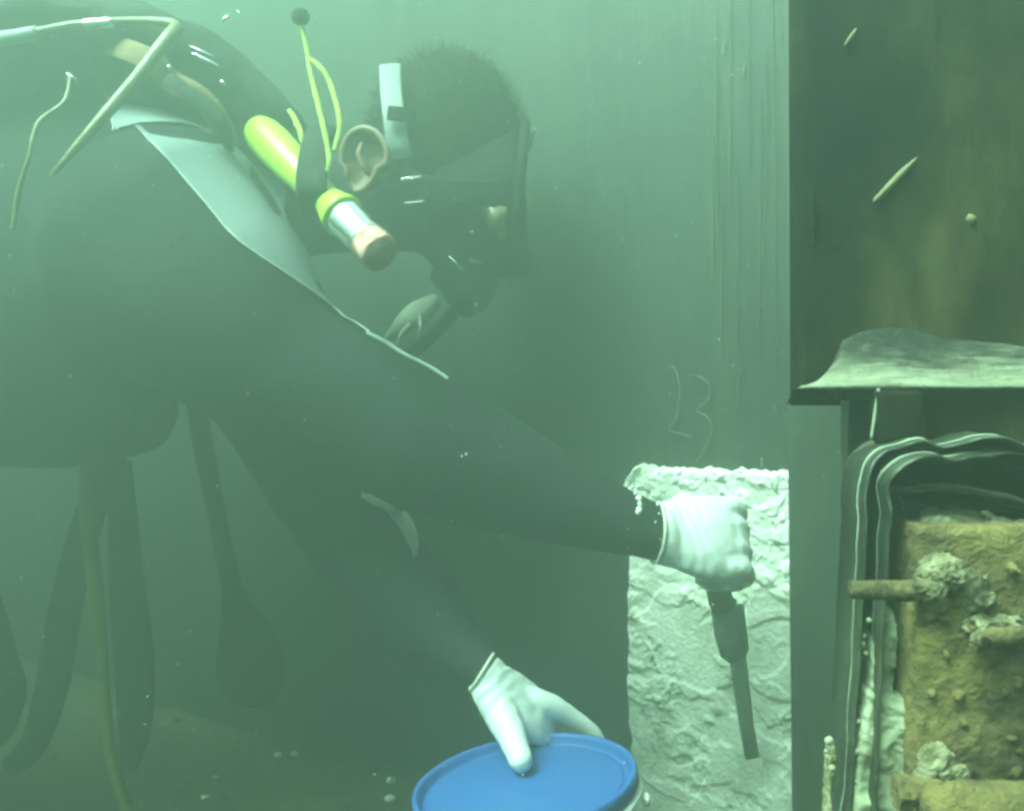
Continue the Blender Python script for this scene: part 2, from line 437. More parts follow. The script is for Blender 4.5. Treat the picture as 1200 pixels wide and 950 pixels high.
# ------------------------------------------------------------------ rubber seal in front of the frame
seal = thing('rubber_seal', 'dark wavy layered rubber seal bent round the corner of the rusty gate', 'seal', (P(1000, 700, .4274).x, .4274, FLOOR))
def lip(name, ctrl, d, depth, th, m, wob=.003, seed=0, ctrl_n=120):
    sp = spline(ctrl, ctrl_n); n = len(sp)
    bm = bmesh.new(); rows = []
    for i, (a, b) in enumerate(sp):
        a2, b2 = sp[min(i + 1, n - 1)]; a0, b0 = sp[max(i - 1, 0)]
        t = V((a2 - a0, 0, -(b2 - b0))).normalized(); nrm = V((-t.z, 0, t.x))
        if nrm.z < -.2 or (abs(nrm.z) <= .2 and nrm.x > 0): nrm = -nrm
        p = P(a, b, d); q = V((p.x, p.z * 1.0, seed))
        w = (.5 + 1.0 * abs(t.x)) * wob * noise.noise(V((p.x * 34 + seed, p.z * 34, 0))) + wob * .8 * noise.noise(V((p.x * 90, p.z * 90, seed)))
        dp = depth * (.95 + (.2 + .5 * abs(t.x)) * noise.noise(V((p.x * 22, p.z * 10, seed + 4))))
        ctr = p + nrm * w
        sec = [(0, -th), (-dp * .5, -th * .9), (-dp, -th * .25), (-dp * 1.06, th * .3), (-dp, th * .7), (-dp * .5, th * .8), (0, th)]
        rows.append([bm.verts.new(ctr + nrm * s + V((0, y, 0))) for y, s in sec])
    for i in range(n - 1):
        for k in range(len(rows[0]) - 1):
            bm.faces.new((rows[i][k], rows[i][k + 1], rows[i + 1][k + 1], rows[i + 1][k]))
        bm.faces.new((rows[i][-1], rows[i][0], rows[i + 1][0], rows[i + 1][-1]))
    bm.faces.new(rows[0]); bm.faces.new(rows[-1][::-1])
    bmesh.ops.recalc_face_normals(bm, faces=bm.faces[:])
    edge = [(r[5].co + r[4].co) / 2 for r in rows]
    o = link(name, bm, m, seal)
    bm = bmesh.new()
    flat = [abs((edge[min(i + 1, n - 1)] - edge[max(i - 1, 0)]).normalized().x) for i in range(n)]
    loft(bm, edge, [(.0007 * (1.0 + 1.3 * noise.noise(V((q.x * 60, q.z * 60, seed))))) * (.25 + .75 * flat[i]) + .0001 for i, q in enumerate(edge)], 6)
    link('worn_lit_edge', bm, M_STREAK, o)  # worn pale bead that also paints the light caught along the lip
    return o
# backing sheets (bent), then lips
def sheet(ctrl_out, ctrl_in, d, m, name):
    n = 90; A = spline(ctrl_out, n); B = spline(ctrl_in, n); bm = bmesh.new(); g = []
    for i in range(n + 1):
        row = []
        for k in range(9):
            t = k / 8; a = A[i][0] * (1 - t) + B[i][0] * t; b = A[i][1] * (1 - t) + B[i][1] * t
            p = P(a, b, d); p.y += .002 * fr((p.x, p.z * .4, 1), 40) - .004 * sin(t * pi * 2.3)
            row.append(bm.verts.new(p))
        g.append(row)
    for i in range(n):
        for k in range(8): bm.faces.new((g[i][k], g[i + 1][k], g[i + 1][k + 1], g[i][k + 1]))
    bmesh.ops.recalc_face_normals(bm, faces=bm.faces[:])
    o = link(name, bm, m, seal)
    s = o.modifiers.new('s', 'SOLIDIFY'); s.thickness = .006; s.offset = 0
    return o
OUT = [(968, 1150), (972, 950), (984, 760), (990, 600), (991, 562), (996, 540), (1012, 523), (1034, 516), (1058, 513), (1075, 520), (1100, 517), (1130, 510), (1160, 518), (1200, 524), (1300, 540), (1420, 545)]
MID = [(990, 1150), (994, 950), (1003, 760), (1008, 620), (1005, 580), (1007, 556), (1018, 542), (1034, 535), (1056, 531), (1075, 533), (1110, 528), (1140, 526), (1175, 536), (1200, 545), (1300, 560), (1420, 566)]
INN = [(1046, 800), (1046, 770), (1045, 740), (1040, 640), (1034, 590), (1030, 574), (1042, 571), (1065, 569), (1085, 570), (1110, 571), (1145, 575), (1170, 582), (1195, 588), (1300, 605), (1420, 612)]
IN2 = [(1078, 1150), (1078, 950), (1076, 760), (1074, 690), (1072, 640), (1070, 618), (1080, 605), (1095, 600), (1110, 600), (1140, 604), (1170, 612), (1195, 620), (1220, 622), (1300, 630), (1420, 640)]
sheet(OUT, IN2, .4357, M_BACK, 'backing_sheet')
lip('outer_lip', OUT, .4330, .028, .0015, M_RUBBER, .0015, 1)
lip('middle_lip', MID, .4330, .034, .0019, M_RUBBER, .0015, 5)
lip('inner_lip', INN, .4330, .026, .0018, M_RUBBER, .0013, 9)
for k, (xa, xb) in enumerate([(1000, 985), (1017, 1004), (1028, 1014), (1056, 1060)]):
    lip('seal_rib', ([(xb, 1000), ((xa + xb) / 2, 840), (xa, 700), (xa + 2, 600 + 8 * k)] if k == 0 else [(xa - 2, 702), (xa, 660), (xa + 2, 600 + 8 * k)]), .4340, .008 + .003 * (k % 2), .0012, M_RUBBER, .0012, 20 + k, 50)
# pale mortar smears in the groove between seal and gate
def smear(poly_l, poly_r, d, name, th=.008, seed=0):
    n = 70; A = spline(poly_l, n); B = spline(poly_r, n); bm = bmesh.new(); g = []; nk = 22
    for i in range(n + 1):
        row = []
        for k in range(nk + 1):
            t = k / nk; a = A[i][0] * (1 - t) + B[i][0] * t + 2 * noise.noise(V((i * .3, seed, t * 3))); b = A[i][1] * (1 - t) + B[i][1] * t
            e = min(1, min(t, 1 - t) / .08, min(i, n - i) / 4 + .0)
            p = P(a, b, d); h = th * math.sqrt(max(0, e)) * (1 + .3 * fr((p.x, p.z, seed), 50) + .14 * fr((p.x, p.z, seed), 200))
            p.y -= h; row.append(bm.verts.new(p))
        g.append(row)
    for i in range(n):
        for k in range(nk): bm.faces.new((g[i][k], g[i + 1][k], g[i + 1][k + 1], g[i][k + 1]))
    bmesh.ops.recalc_face_normals(bm, faces=bm.faces[:])
    return link(name, bm, M_SCALE if seed > 1 else M_SMEAR, None)
s1 = smear([(1024, 706), (1012, 740), (1008, 800), (1006, 830)], [(1036, 706), (1042, 740), (1040, 790), (1034, 830)], .4184, 'mortar_smear', .010, 1)
tag(s1, 'narrow pale rounded smear of putty beside the rusty gate', 'putty smear')
s2 = smear([(1008, 800), (1000, 850), (994, 900), (985, 1010)], [(1072, 812), (1070, 850), (1068, 900), (1066, 1010)], .4136, 'mortar_smear', .009, 0)
tag(s2, 'broad mottled pale smear of putty below the narrow one at the gate foot', 'putty smear')
bm = bmesh.new()
for (x, y, r) in [(1018, 727, 5), (1012, 745, 4), (1010, 755, 6), (1014, 765, 4), (1072, 815, 5), (1060, 790, 4), (1006, 845, 4), (1003, 880, 5), (1005, 915, 6), (972, 868, 7), (968, 880, 4), (975, 900, 5)]:
    crust(bm, P(x, y, .408), R(r * .8, .408), x, 2, .4, 120)
link('putty_drops', bm, M_SMEAR, s2, kind='stuff')
s3 = smear([(968, 866), (966, 890), (964, 930), (962, 1000)], [(977, 866), (978, 890), (977, 930), (978, 1000)], .4344, 'mortar_smear', .007, 2)
tag(s3, 'thin ochre streak of scale at the bottom left of the rubber seal', 'scale streak')

# ------------------------------------------------------------------ rusty gate
gate = thing('rusty_gate', 'brown rusted gate plate with crusted bolts at the lower right', 'gate', (P(1150, 700, .4055).x, .4055, FLOOR))
D = .3912
slab('plate', [(X(1073, D), D, -.62), (.4110, D, -.62), (.4110, D, P(0, 632, D).z), (X(1076, D), D, P(0, 615, D).z)], (.0, .045, 0), M_RUST, 90, 140, .005, 34, gate)
def ragged(pts_top, pts_bot, d0, d1, m, name, seed):
    n = 60; A = spline(pts_top, n); B = spline(pts_bot, n); bm = bmesh.new(); g = []
    for i in range(n + 1):
        row = []
        for k in range(7):
            t = k / 6; d = d0 + (d1 - d0) * t
            a = A[i][0] * (1 - t) + B[i][0] * t; b = A[i][1] * (1 - t) + B[i][1] * t + 3.5 * noise.noise(V((i * .25 + seed, t * 4, 0))) + 2 * noise.noise(V((i * .8, t * 9, seed)))
            row.append(bm.verts.new(P(a, b, d)))
        g.append(row)
    for i in range(n):
        for k in range(6): bm.faces.new((g[i][k], g[i + 1][k], g[i + 1][k + 1], g[i][k + 1]))
    bmesh.ops.recalc_face_normals(bm, faces=bm.faces[:])
    o = link(name, bm, m, gate); s = o.modifiers.new('s', 'SOLIDIFY'); s.thickness = .003; s.offset = -1
    return o
ragged([(1082, 603), (1110, 600), (1150, 608), (1200, 618), (1420, 640)], [(1076, 622), (1110, 616), (1150, 624), (1200, 640), (1420, 662)], .4247, .4082, M_SCALE, 'scale_flake', 3)
ragged([(1086, 612), (1110, 612), (1130, 622)], [(1075, 632), (1100, 630), (1128, 634)], .4082, .3957, M_SCALE, 'scale_flake', 8)
ragged([(1112, 626), (1145, 632), (1180, 645), (1200, 650), (1420, 700)], [(1110, 634), (1145, 644), (1180, 656), (1200, 662), (1420, 715)], .4066, .3934, M_SCALE, 'scale_flake', 14)
ragged([(1150, 604), (1165, 612), (1200, 618), (1300, 622)], [(1160, 622), (1175, 628), (1200, 630), (1300, 640)], .4121, .4028, M_SCALE, 'scale_flake', 21)
def bolt(ctrl, head=None, crusts=(), label=None):
    bm = bmesh.new(); tube(bm, ctrl, 26, 14, True, .22)
    b = link('bolt', bm, M_RUST, gate, label=label)
    if head:
        bm = bmesh.new(); c = P(*head[:3]); r = R(head[3], head[2])
        loft(bm, [c + V((-r * .45, 0, 0)), c + V((-r * .4, 0, 0)), c + V((r * .4, 0, 0)), c + V((r * .45, 0, 0))], [r * .85, r, r, r * .85], 6, True)
        link('nut', bm, M_RUST, b, smooth=False)
    for k, (x, y, d, rx, ry) in enumerate(crusts):
        bm = bmesh.new(); crust(bm, P(x, y, d), (R(rx, d), R(rx, d) * .7, R(ry, d)), x + k, 5, .5, 150)
        link('crust', bm, M_SCALE, b)
    return b
bolt([(996, 690, .3863, 9), (1002, 690, .3863, 11), (1040, 691, .3863, 11.5), (1080, 692, .3891, 12), (1140, 692, .4055, 13)], None,
     [(1105, 672, .3880, 26, 20), (1088, 690, .3847, 20, 14), (1135, 690, .3957, 26, 30), (1098, 706, .3918, 16, 10)], 'rusty bolt sticking out left with white crust round its root')
bolt([(1156, 748, .3782, 7), (1162, 746, .3782, 10), (1200, 744, .3782, 11), (1290, 742, .3836, 12)], None,
     [(1150, 748, .3836, 13, 12), (1160, 730, .3957, 40, 14), (1142, 772, .3973, 14, 14), (1172, 790, .3978, 17, 15)], 'short rusty bolt stub at the frame edge')
bolt([(1060, 926, .3782, 17), (1090, 928, .3782, 18), (1120, 945, .3726, 30), (1290, 950, .3726, 34)], (1058, 928, .3782, 21),
     [(1096, 892, .3836, 21, 20), (1110, 905, .3836, 24, 12), (1085, 905, .3809, 14, 12)], 'thick rusty bolt at the bottom with nut and white crust')
slab('bottom_flange', [(X(1100, .3836), .3836, P(0, 1010, .3836).z), (.3946, .3836, P(0, 1010, .3836).z), (.3946, .3836, P(0, 922, .3836).z), (X(1118, .3836), .3836, P(0, 922, .3836).z)], (0, .05, 0), M_RUST, 50, 24, .004, 40, gate)
bm = bmesh.new()
for k in range(22):
    x = random.uniform(1085, 1200); y = random.uniform(640, 915)
    crust(bm, P(x, y, D + .001), (R(random.uniform(3, 9), D), .004, R(random.uniform(3, 9), D)), k, 3, .6, 160)
link('rust_blisters', bm, M_RUST, gate, kind='stuff')

# ------------------------------------------------------------------ the diver: one continuous body
def c(px, py, d, ra, rb): p = P(px, py, d); return (p.x, p.y, p.z, ra, rb)
bm = bmesh.new()
# torso (first radius: towards camera, second: vertical)
chain(bm, [(-.92, 1.27, .0, .15, .15), (-.78, 1.25, .07, .155, .17), c(-90, 345, 1.22, .165, .195), c(60, 335, 1.2, .175, .215), c(170, 315, 1.2, .17, .20), c(205, 325, 1.21, .11, .14)], 40, 36)
# near arm
near = [c(185, 290, 1.07, .118, .134), c(258, 362, 1.04, .107, .107), c(335, 434, 1.035, .090, .079), c(430, 487, 1.03, .074, .0765), c(500, 520, 1.025, .067, .0715), c(600, 563, 1.02, .053, .0560), c(690, 598, 1.01, .037, .0395), c(775, 626, 1.0, .027, .0278)]
chain(bm, near, 60, 32)
# far arm
far = [c(235, 330, 1.36, .10, .11), c(320, 460, 1.33, .077, .082), c(375, 565, 1.26, .062, .066), c(432, 645, 1.17, .055, .060), c(508, 728, 1.07, .0425, .043), c(571, 791, .995, .0192, .0192)]
chain(bm, far, 50, 28)
# neck and head
chain(bm, [c(230, 270, 1.23, .10, .09), c(340, 250, 1.24, .062, .058), c(430, 240, 1.225, .056, .056), c(500, 230, 1.215, .06, .07)], 24, 24)
HC = P(524, 172, 1.215)
ball(bm, HC, (.086, .074, .106), 4)
ball(bm, P(548, 255, 1.215), (.062, .058, .082), 4)                       # face and jaw
ball(bm, P(560, 300, 1.215), (.036, .04, .04), 3)                         # chin
chain(bm, [c(600, 185, 1.215, .012, .01), c(608, 225, 1.215, .014, .012), c(617, 243, 1.215, .016, .013)], 8, 12)  # nose
ball(bm, P(592, 180, 1.215), (.022, .055, .014), 3)                       # brow
for s in (-1, 1): ball(bm, P(532, 222, 1.215) + V((0, s * .064, 0)), (.022, .010, .033), 3)
# pelvis, legs, feet (kneeling, beyond the left edge of the picture)
for s in (-1, 1):
    y = 1.27 + s * .09
    chain(bm, [(-.92, y, -.02, .10, .115), (-.82, y + s * .03, -0.200, .085, .09), (-.74, y + s * .05, -0.400, .065, .068)], 20, 24)
    chain(bm, [(-.74, y + s * .05, -0.424, .06, .06), (-.93, y + s * .05, -0.424, .06, .062), (-1.17, y + s * .05, -0.448, .04, .04)], 20, 20, up=V((0, -1, 0)))
    chain(bm, [(-1.16, y + s * .05, -0.448, .04, .035), (-1.27, y + s * .06, -0.464, .045, .025), (-1.4, y + s * .07, -0.480, .045, .015)], 12, 16)
body_me = merged(bm, .0075, 10, .5)
# gentle neoprene folds
CREASES = [(455, 560, 70, 45, .9, -.35, .0035), (300, 480, 60, 70, .5, .8, .004), (240, 300, 70, 80, .75, .6, .002), (720, 620, 40, 40, 1, .2, .0016), (400, 640, 40, 60, .4, .9, .003)]
NRM = [v.normal.copy() for v in body_me.vertices]
for v in body_me.vertices:
    p = v.co.copy()
    a, b = proj(p) if p.y > .3 else (0, 0)
    k = .0016 * noise.noise(V((p.x * 22, p.y * 9, p.z * 22))) + .0012 * noise.noise(V((p.x * 60 + p.z * 40, p.y * 12, p.z * 30)))
    for (x0, y0, sx, sy, dx, dy, am) in CREASES:
        g = exp(-((a - x0) / sx) ** 2 - ((b - y0) / sy) ** 2)
        if g > .02 and p.y < 1.3: k += am * g * (abs(sin((a * dx + b * dy) * .16 + 2.2 * noise.noise(V((a * .02, b * .02, 0))))) ** .6 - .6)
    v.co = p + NRM[v.index] * k
body_me.materials.append(M_SUIT); body_me.materials.append(M_SKIN)
for f in body_me.polygons:
    cpt = f.center; a, b = proj(cpt)
    f.material_index = 1 if (a > 548 and b < 330 and cpt.x > -.12 and cpt.y > 1.1 and cpt.z > .13 and abs(cpt.y - 1.215) < .1) else 0
person = thing('person', 'diver in a black wetsuit with grey shoulder panel leaning towards the wall', 'person', (-.74, 1.27, FLOOR))
body = link('body', body_me, [M_SUIT, M_SKIN], person)
bvh = BVHTree.FromPolygons([v.co for v in body_me.vertices], [list(f.vertices) for f in body_me.polygons])
def onbody(px, py, off):
    d = V(((px - 600) / 1200, 1, -(py - 475) / 1200)).normalized()
    h = bvh.ray_cast(V((0, 0, 0)), d)
    if h[0] is None or h[0].y > 1.42:
        q = bvh.find_nearest(d * (1.03 if px > 385 else 1.12))
        return q[0] + q[1] * off, q[1]
    return h[0] + h[1] * off, h[1]
LO = [(103, 90), (145, 136), (196, 189), (240, 240), (278, 284), (341, 328), (404, 373), (432, 394)]
UP = [(190, 86), (212, 98), (253, 158), (290, 190), (324, 236), (339, 300), (400, 362), (432, 390)]
def panel(name, LOw, UPp, m, off=.0035, n=70, wrap=5, step=.014, cast=onbody, ripple=0):
    A = spline(LOw, n); B = spline(UPp, n); bm = bmesh.new(); g = []; nk = 14
    for i in range(n + 1):
        row = []
        for k in range(nk + 1):
            t = k / nk; rp = ripple * (abs(sin(i * .16 + t * .5 + 1.5 * noise.noise(V((i * .05, 0, 0))))) ** .4 - .5); p, nn = cast(A[i][0] * (1 - t) + B[i][0] * t, A[i][1] * (1 - t) + B[i][1] * t, off + rp); row.append(p)
        q = row[-1]
        for w in range(wrap):
            h = bvh.find_nearest(q + V((0, step, .002))); q = h[0] + h[1] * off; row.append(q)
        g.append(row)
    # smooth once
    for _ in range(0 if ripple else 3):
        for i in range(1, n):
            for k in range(1, len(g[0]) - 1): g[i][k] = (g[i - 1][k] + g[i + 1][k] + g[i][k - 1] + g[i][k + 1]) / 4
    gv = [[bm.verts.new(p) for p in row] for row in g]
    for i in range(n):
        for k in range(len(gv[0]) - 1): bm.faces.new((gv[i][k], gv[i + 1][k], gv[i + 1][k + 1], gv[i][k + 1]))
    bmesh.ops.recalc_face_normals(bm, faces=bm.faces[:])
    return link(name, bm, m, person)
panel('shoulder_panel', LO, UP, M_PANEL)
def piping(ctrl, r, name, m, off=.004):
    sp = spline(ctrl, 70); bm = bmesh.new()
    pts = [onbody(a, b, off)[0] for a, b in sp]
    for _ in range(3): pts = [pts[0]] + [(pts[i - 1] + pts[i] * 2 + pts[i + 1]) / 4 for i in range(1, len(pts) - 1)] + [pts[-1]]
    loft(bm, pts, [r * (.7 + .6 * abs(noise.noise(V((i * .3, 0, r * 999))))) for i in range(len(pts))], 8)
    return link(name, bm, m, person)
piping(LO, .0012, 'seam', M_PIPING)
piping([(428, 393), (450, 404), (474, 419), (500, 432), (524, 447)], .0026, 'seam', M_PIPING, .003)
# ribbed pale panel in the crook of the far arm
panel('elbow_panel', [(424, 577), (448, 598), (468, 622), (485, 655)], [(428, 573), (462, 590), (482, 618), (488, 652)], M_PIPING, .003, 120, 2, .008, ripple=.0016)
# putty splashes on the cuff of the near sleeve
bm = bmesh.new()
for (x, y, r) in [(732, 570, 2), (738, 574, 2.2), (744, 579, 3), (748, 585, 4), (749, 592, 4), (748, 599, 4.5), (770, 592, 2), (772, 602, 1.6), (546, 532, 1.3), (541, 534, 1.0), (528, 498, .8), (768, 612, 1.4)]:
    p, nn = onbody(x, y, .001); crust(bm, p, (R(r, .8), R(r, .45), R(r, 1.0)), x, 3, .5, 260)
link('putty_splashes', bm, M_PUTTY, person, kind='stuff')

# hair: cap plus short strands
bm = bmesh.new(); vs_ = ball(bm, HC, (.090, .078, .110), 5)
kill = [v for v in vs_ if (proj(v.co)[0] - 560) * .9 + (proj(v.co)[1] - 165) * .75 > 52 or proj(v.co)[1] > 285]
bmesh.ops.delete(bm, geom=kill, context='VERTS')
for v in bm.verts:
    dv = (v.co - HC); v.co = HC + dv * (1 + .035 * noise.noise(v.co * 45) + .03 * noise.noise(v.co * 110) + .02 * noise.noise(v.co * 220))
bm.verts.ensure_lookup_table(); base = [v.co.copy() for v in bm.verts]
for q in base * 4:
    nrm = V(((q - HC).x / .0098, (q - HC).y / .0069, (q - HC).z / .013)).normalized()
    t1 = V((random.uniform(-1, 1), random.uniform(-1, 1), random.uniform(-1, 1)))
    q2 = q + t1 * .005; L = random.uniform(.004, .010)
    s = nrm.cross(t1).normalized() * .0007
    tip = q2 + nrm * L * random.uniform(.15, .7) + t1 * .009
    a, b_, c_ = bm.verts.new(q2 + s), bm.verts.new(q2 - s), bm.verts.new(tip)
    bm.faces.new((a, b_, c_))
link('hair', bm, M_HAIR, person)

# ear, standing off behind the mask strap
E0 = P(424, 186, 1.135); Ef = V((-.30, -.95, .05)).normalized(); Eu = V((.10, 0, 1)); Eu = (Eu - Ef * Eu.dot(Ef)).normalized(); Es = Eu.cross(Ef)
bm = bmesh.new()
def ep(a, b, h): return E0 + Es * a + Eu * b + Ef * h
rim = []
for k in range(45):
    th = 2 * pi * k / 44
    ra = .029 * (1 + .12 * cos(th)) ; rb = .034 if sin(th) > 0 else .038
    rim.append((cos(th) * ra * (1 if sin(th) > -.2 else .72), sin(th) * rb))
for i in range(7):
    f = 1 - i / 7
    ring = [bm.verts.new(ep(x * f + .006 * (1 - f), z * f + .004 * (1 - f), -.016 * (1 - f) ** .6 + .004 * sin(f * 9) * f)) for x, z in rim[:-1]]
    if i:
        for k in range(44): bm.faces.new((prev[k], prev[(k + 1) % 44], ring[(k + 1) % 44], ring[k]))
    prev = ring
bm.faces.new(prev)
back = [bm.verts.new(ep(x * .8 + .008, z * .8, -.022)) for x, z in rim[:-1]]
bm.verts.ensure_lookup_table(); first = bm.verts[:44]
for k in range(44): bm.faces.new((first[(k + 1) % 44], first[k], back[k], back[(k + 1) % 44]))
bm.faces.new(back[::-1])
hel = rim[-14:-1] + rim[:28]
loft(bm, [ep(x * .97, z * .97, .002) for x, z in hel], [.0018 + .0026 * sin(pi * k / (len(hel) - 1)) ** .5 for k in range(len(hel))], 10, True, Ef)
loft(bm, [ep(.012, -.018, -.002), ep(.002, -.008, .0), ep(-.004, .006, .001), ep(-.002, .018, .0)], [.003, .004, .004, .002], 8, True, Ef)
bmesh.ops.recalc_face_normals(bm, faces=bm.faces[:])
link('ear', bm, M_EAR, person)

# diving mask
bm = bmesh.new()
mx = [(502, 236, .062, .050), (515, 238, .078, .066), (545, 240, .084, .078), (575, 240, .084, .086), (592, 238, .082, .090), (603, 236, .078, .09), (612, 235, .074, .088)]
loft(bm, [P(a, b, 1.215) for a, b, _, _ in mx], [(ra, rb) for _, _, ra, rb in mx], 30, True, V((0, -1, 0)))
mask = link('diving_mask', bm, M_BLACK, person)
bm = bmesh.new(); pts = [P(612, 235, 1.215) + V((sin(2 * pi * k / 40) * 0 + .004 - .018 * (.5 - .5 * cos(2 * pi * k / 40)), cos(2 * pi * k / 40 + pi / 2) * .074, cos(2 * pi * k / 40) * .09)) for k in range(41)]
loft(bm, pts, [.006] * 41, 8, False, V((1, 0, 0))); link('mask_frame', bm, M_BLACK, mask)
bm = bmesh.new(); loft(bm, [P(613, 236, 1.215), P(616, 236, 1.215)], [(.069, .083)] * 2, 30, True, V((0, -1, 0)))
mg = mat('mask_glass', [(.03, .035, .035)], 5, .08); link('lens', bm, mg, mask)
bm = bmesh.new(); q = [P(562, 236, 1.125), P(600, 238, 1.135), P(590, 282, 1.14), P(572, 268, 1.13)]
va = [bm.verts.new(x) for x in q]; vb = [bm.verts.new(x + V((0, .012, 0))) for x in q]
bm.faces.new(va); bm.faces.new(vb[::-1])
for k in range(4): bm.faces.new((va[k], vb[k], vb[(k + 1) % 4], va[(k + 1) % 4]))
bmesh.ops.bevel(bm, geom=bm.edges[:], offset=.004, segments=2, affect='EDGES'); link('side_window', bm, M_OLIVE, mask)
def band(name, ctrl, w, m, parent, th=.0014, up=V((0, -1, 0)), n=24):
    sp = spline(ctrl, n); bm = bmesh.new()
    loft(bm, [P(a, b, d) for a, b, d in sp], [(th, R(w, 1.15) * .5)] * len(sp), 12, True, up); return link(name, bm, m, parent)
band('strap', [(455, 200, 1.175), (475, 212, 1.135), (500, 220, 1.118), (545, 226, 1.118), (590, 228, 1.135)], 30, M_BLACK, mask)
band('strap', [(470, 186, 1.128), (466, 168, 1.122), (462, 140, 1.122), (458, 105, 1.135), (457, 76, 1.15)], 26, M_STRAPW, mask)
bm = bmesh.new(); box(bm, P(487, 222, 1.112), (.026, .008, .024), Matrix.Rotation(radians(-6), 3, 'Y'), .003); bk = link('buckle', bm, M_BLACK, mask)
bm = bmesh.new(); tube(bm, [(470, 210, 1.105, 1.1), (484, 208, 1.105, 1.2), (494, 207, 1.105, 1)], 8, 6)
link('buckle_pin', bm, M_CHROME, mask)
bm = bmesh.new(); tube(bm, [(474, 238, 1.105, .8), (486, 237, 1.105, 1), (498, 235, 1.105, .8)], 8, 6); link('buckle_pin', bm, M_CHROME, mask)
bm = bmesh.new(); box(bm, P(470, 134, 1.112), (.03, .006, .016), Matrix.Rotation(radians(6), 3, 'Y'), .002); link('strap_keeper', bm, M_BLACK, mask)
bm = bmesh.new(); tube(bm, [(616, 182, 1.2, 2), (621, 172, 1.2, 2.2), (623, 160, 1.2, 2), (628, 150, 1.2, 1.5)], 12, 8); link('strap_tail', bm, M_STRAPW, mask)

# regulator in the mouth
reg = thing('regulator', 'dark breathing regulator with pale exhaust flap under the diver mask', 'regulator', P(548, 338, 1.215))
bm = bmesh.new()
rc = P(556, 338, 1.2); ax = V((.75, -.15, -.5)).normalized()
loft(bm, [rc - ax * .05, rc - ax * .03, rc - ax * .01, rc + ax * .006, rc + ax * .014, rc + ax * .017], [.02, .026, .034, .036, .032, .02], 26, True)
link('housing', bm, M_BLACK, reg)
bm = bmesh.new(); loft(bm, [rc + ax * .017, rc + ax * .021], [.022, .019], 20); link('purge_button', bm, M_VEST, reg)
bm = bmesh.new(); tube(bm, [(526, 300, 1.15, 1.6), (534, 308, 1.148, 2.2), (543, 318, 1.15, 1.6)], 8, 8); link('glint_sliver', bm, M_CHROME, reg)  # chrome sliver added to stand in for a bright highlight on the regulator
bm = bmesh.new()
chain(bm, [c(508, 353, 1.18, .008, .009), c(492, 366, 1.175, .010, .015), c(472, 381, 1.175, .009, .012), c(454, 396, 1.18, .005, .004)], 20, 16)
link('exhaust_flap', bm, M_STREAK, reg)
bm = bmesh.new(); tube(bm, [(492, 370, 1.165, 2), (493, 384, 1.16, 2.4), (490, 398, 1.162, 1)], 10, 8); tube(bm, [(480, 380, 1.165, 3), (470, 392, 1.162, 3), (465, 408, 1.165, 1.5)], 10, 8)
link('flap_tail', bm, M_STREAK, reg)
bm = bmesh.new(); tube(bm, [(545, 345, 1.22, 9), (520, 380, 1.28, 8), (470, 420, 1.36, 8), (400, 430, 1.44, 8), (330, 380, 1.46, 8), (250, 250, 1.42, 8), (160, 130, 1.3, 8)], 50, 12)
link('air_hose', bm, M_BLACK, reg)

# ------------------------------------------------------------------ gloves (hands)
def hand(name, frame, fingers, palm, thumb, cuff, label, size=1, voxel=.0021, sm=4, web=None):
    """frame: origin + X (fingers) L (thumb side) N (back of hand); lists in local coordinates"""
    O, Xa, La, Na = frame
    T = lambda x, l, n: O + (Xa * x + La * l + Na * n) * size
    bm = bmesh.new()
    def ch(pts, segs=16, n=20):
        sp = spline(pts, n)
        A = [T(*q[:3]) for q in sp]; rr = [(q[3] * size, q[4] * size) for q in sp]
        t1 = (A[-1] - A[-2]).normalized(); m = min(rr[-1])
        for f in (.35, .65, .88, .98):
            cc = math.sqrt(1 - f * f); A.append(A[len(sp) - 1] + t1 * m * f); rr.append((rr[len(sp) - 1][0] * cc, rr[len(sp) - 1][1] * cc))
        loft(bm, A, rr, segs, True, Na if abs((A[1] - A[0]).normalized().dot(Na)) < .85 else La)
    ch(palm, 28, 24)
    for f in fingers: ch(f)
    ch(thumb)
    if web: ch(web, 28)
    me = merged(bm, voxel, sm, .5)
    NR = [v.normal.copy() for v in me.vertices]
    for v in me.vertices:                                             # fine creases of thin latex
        p = v.co.copy(); q = p - O; x = q.dot(Xa)
        k = .00035 * sin(q.dot(La) * 160 + x * 520 + 3 * noise.noise(p * 40)) * exp(-((x - .02) / .02) ** 2) + .0007 * noise.noise(p * 90)
        v.co = p + NR[v.index] * k
    g = link(name, me, M_GLOVE, person, label=label)
    for f in g.data.polygons: f.use_smooth = True
    cO, cd, r = cuff; cd = cd.normalized()
    a = V((0, 0, 1)) - cd * cd.z; a.normalize(); b = cd.cross(a)
    bm = bmesh.new()
    for off, rr, th in ((0, r, .0018),):
        loft(bm, [cO + cd * off + (a * cos(2 * pi * k / 36) + b * sin(2 * pi * k / 36)) * rr * (1 + .03 * noise.noise(V((k * .5, off * 99, r * 50)))) for k in range(37)], [th] * 37, 8, False, cd)
    link('glove_cuff', bm, M_CUFF, g)
    return g
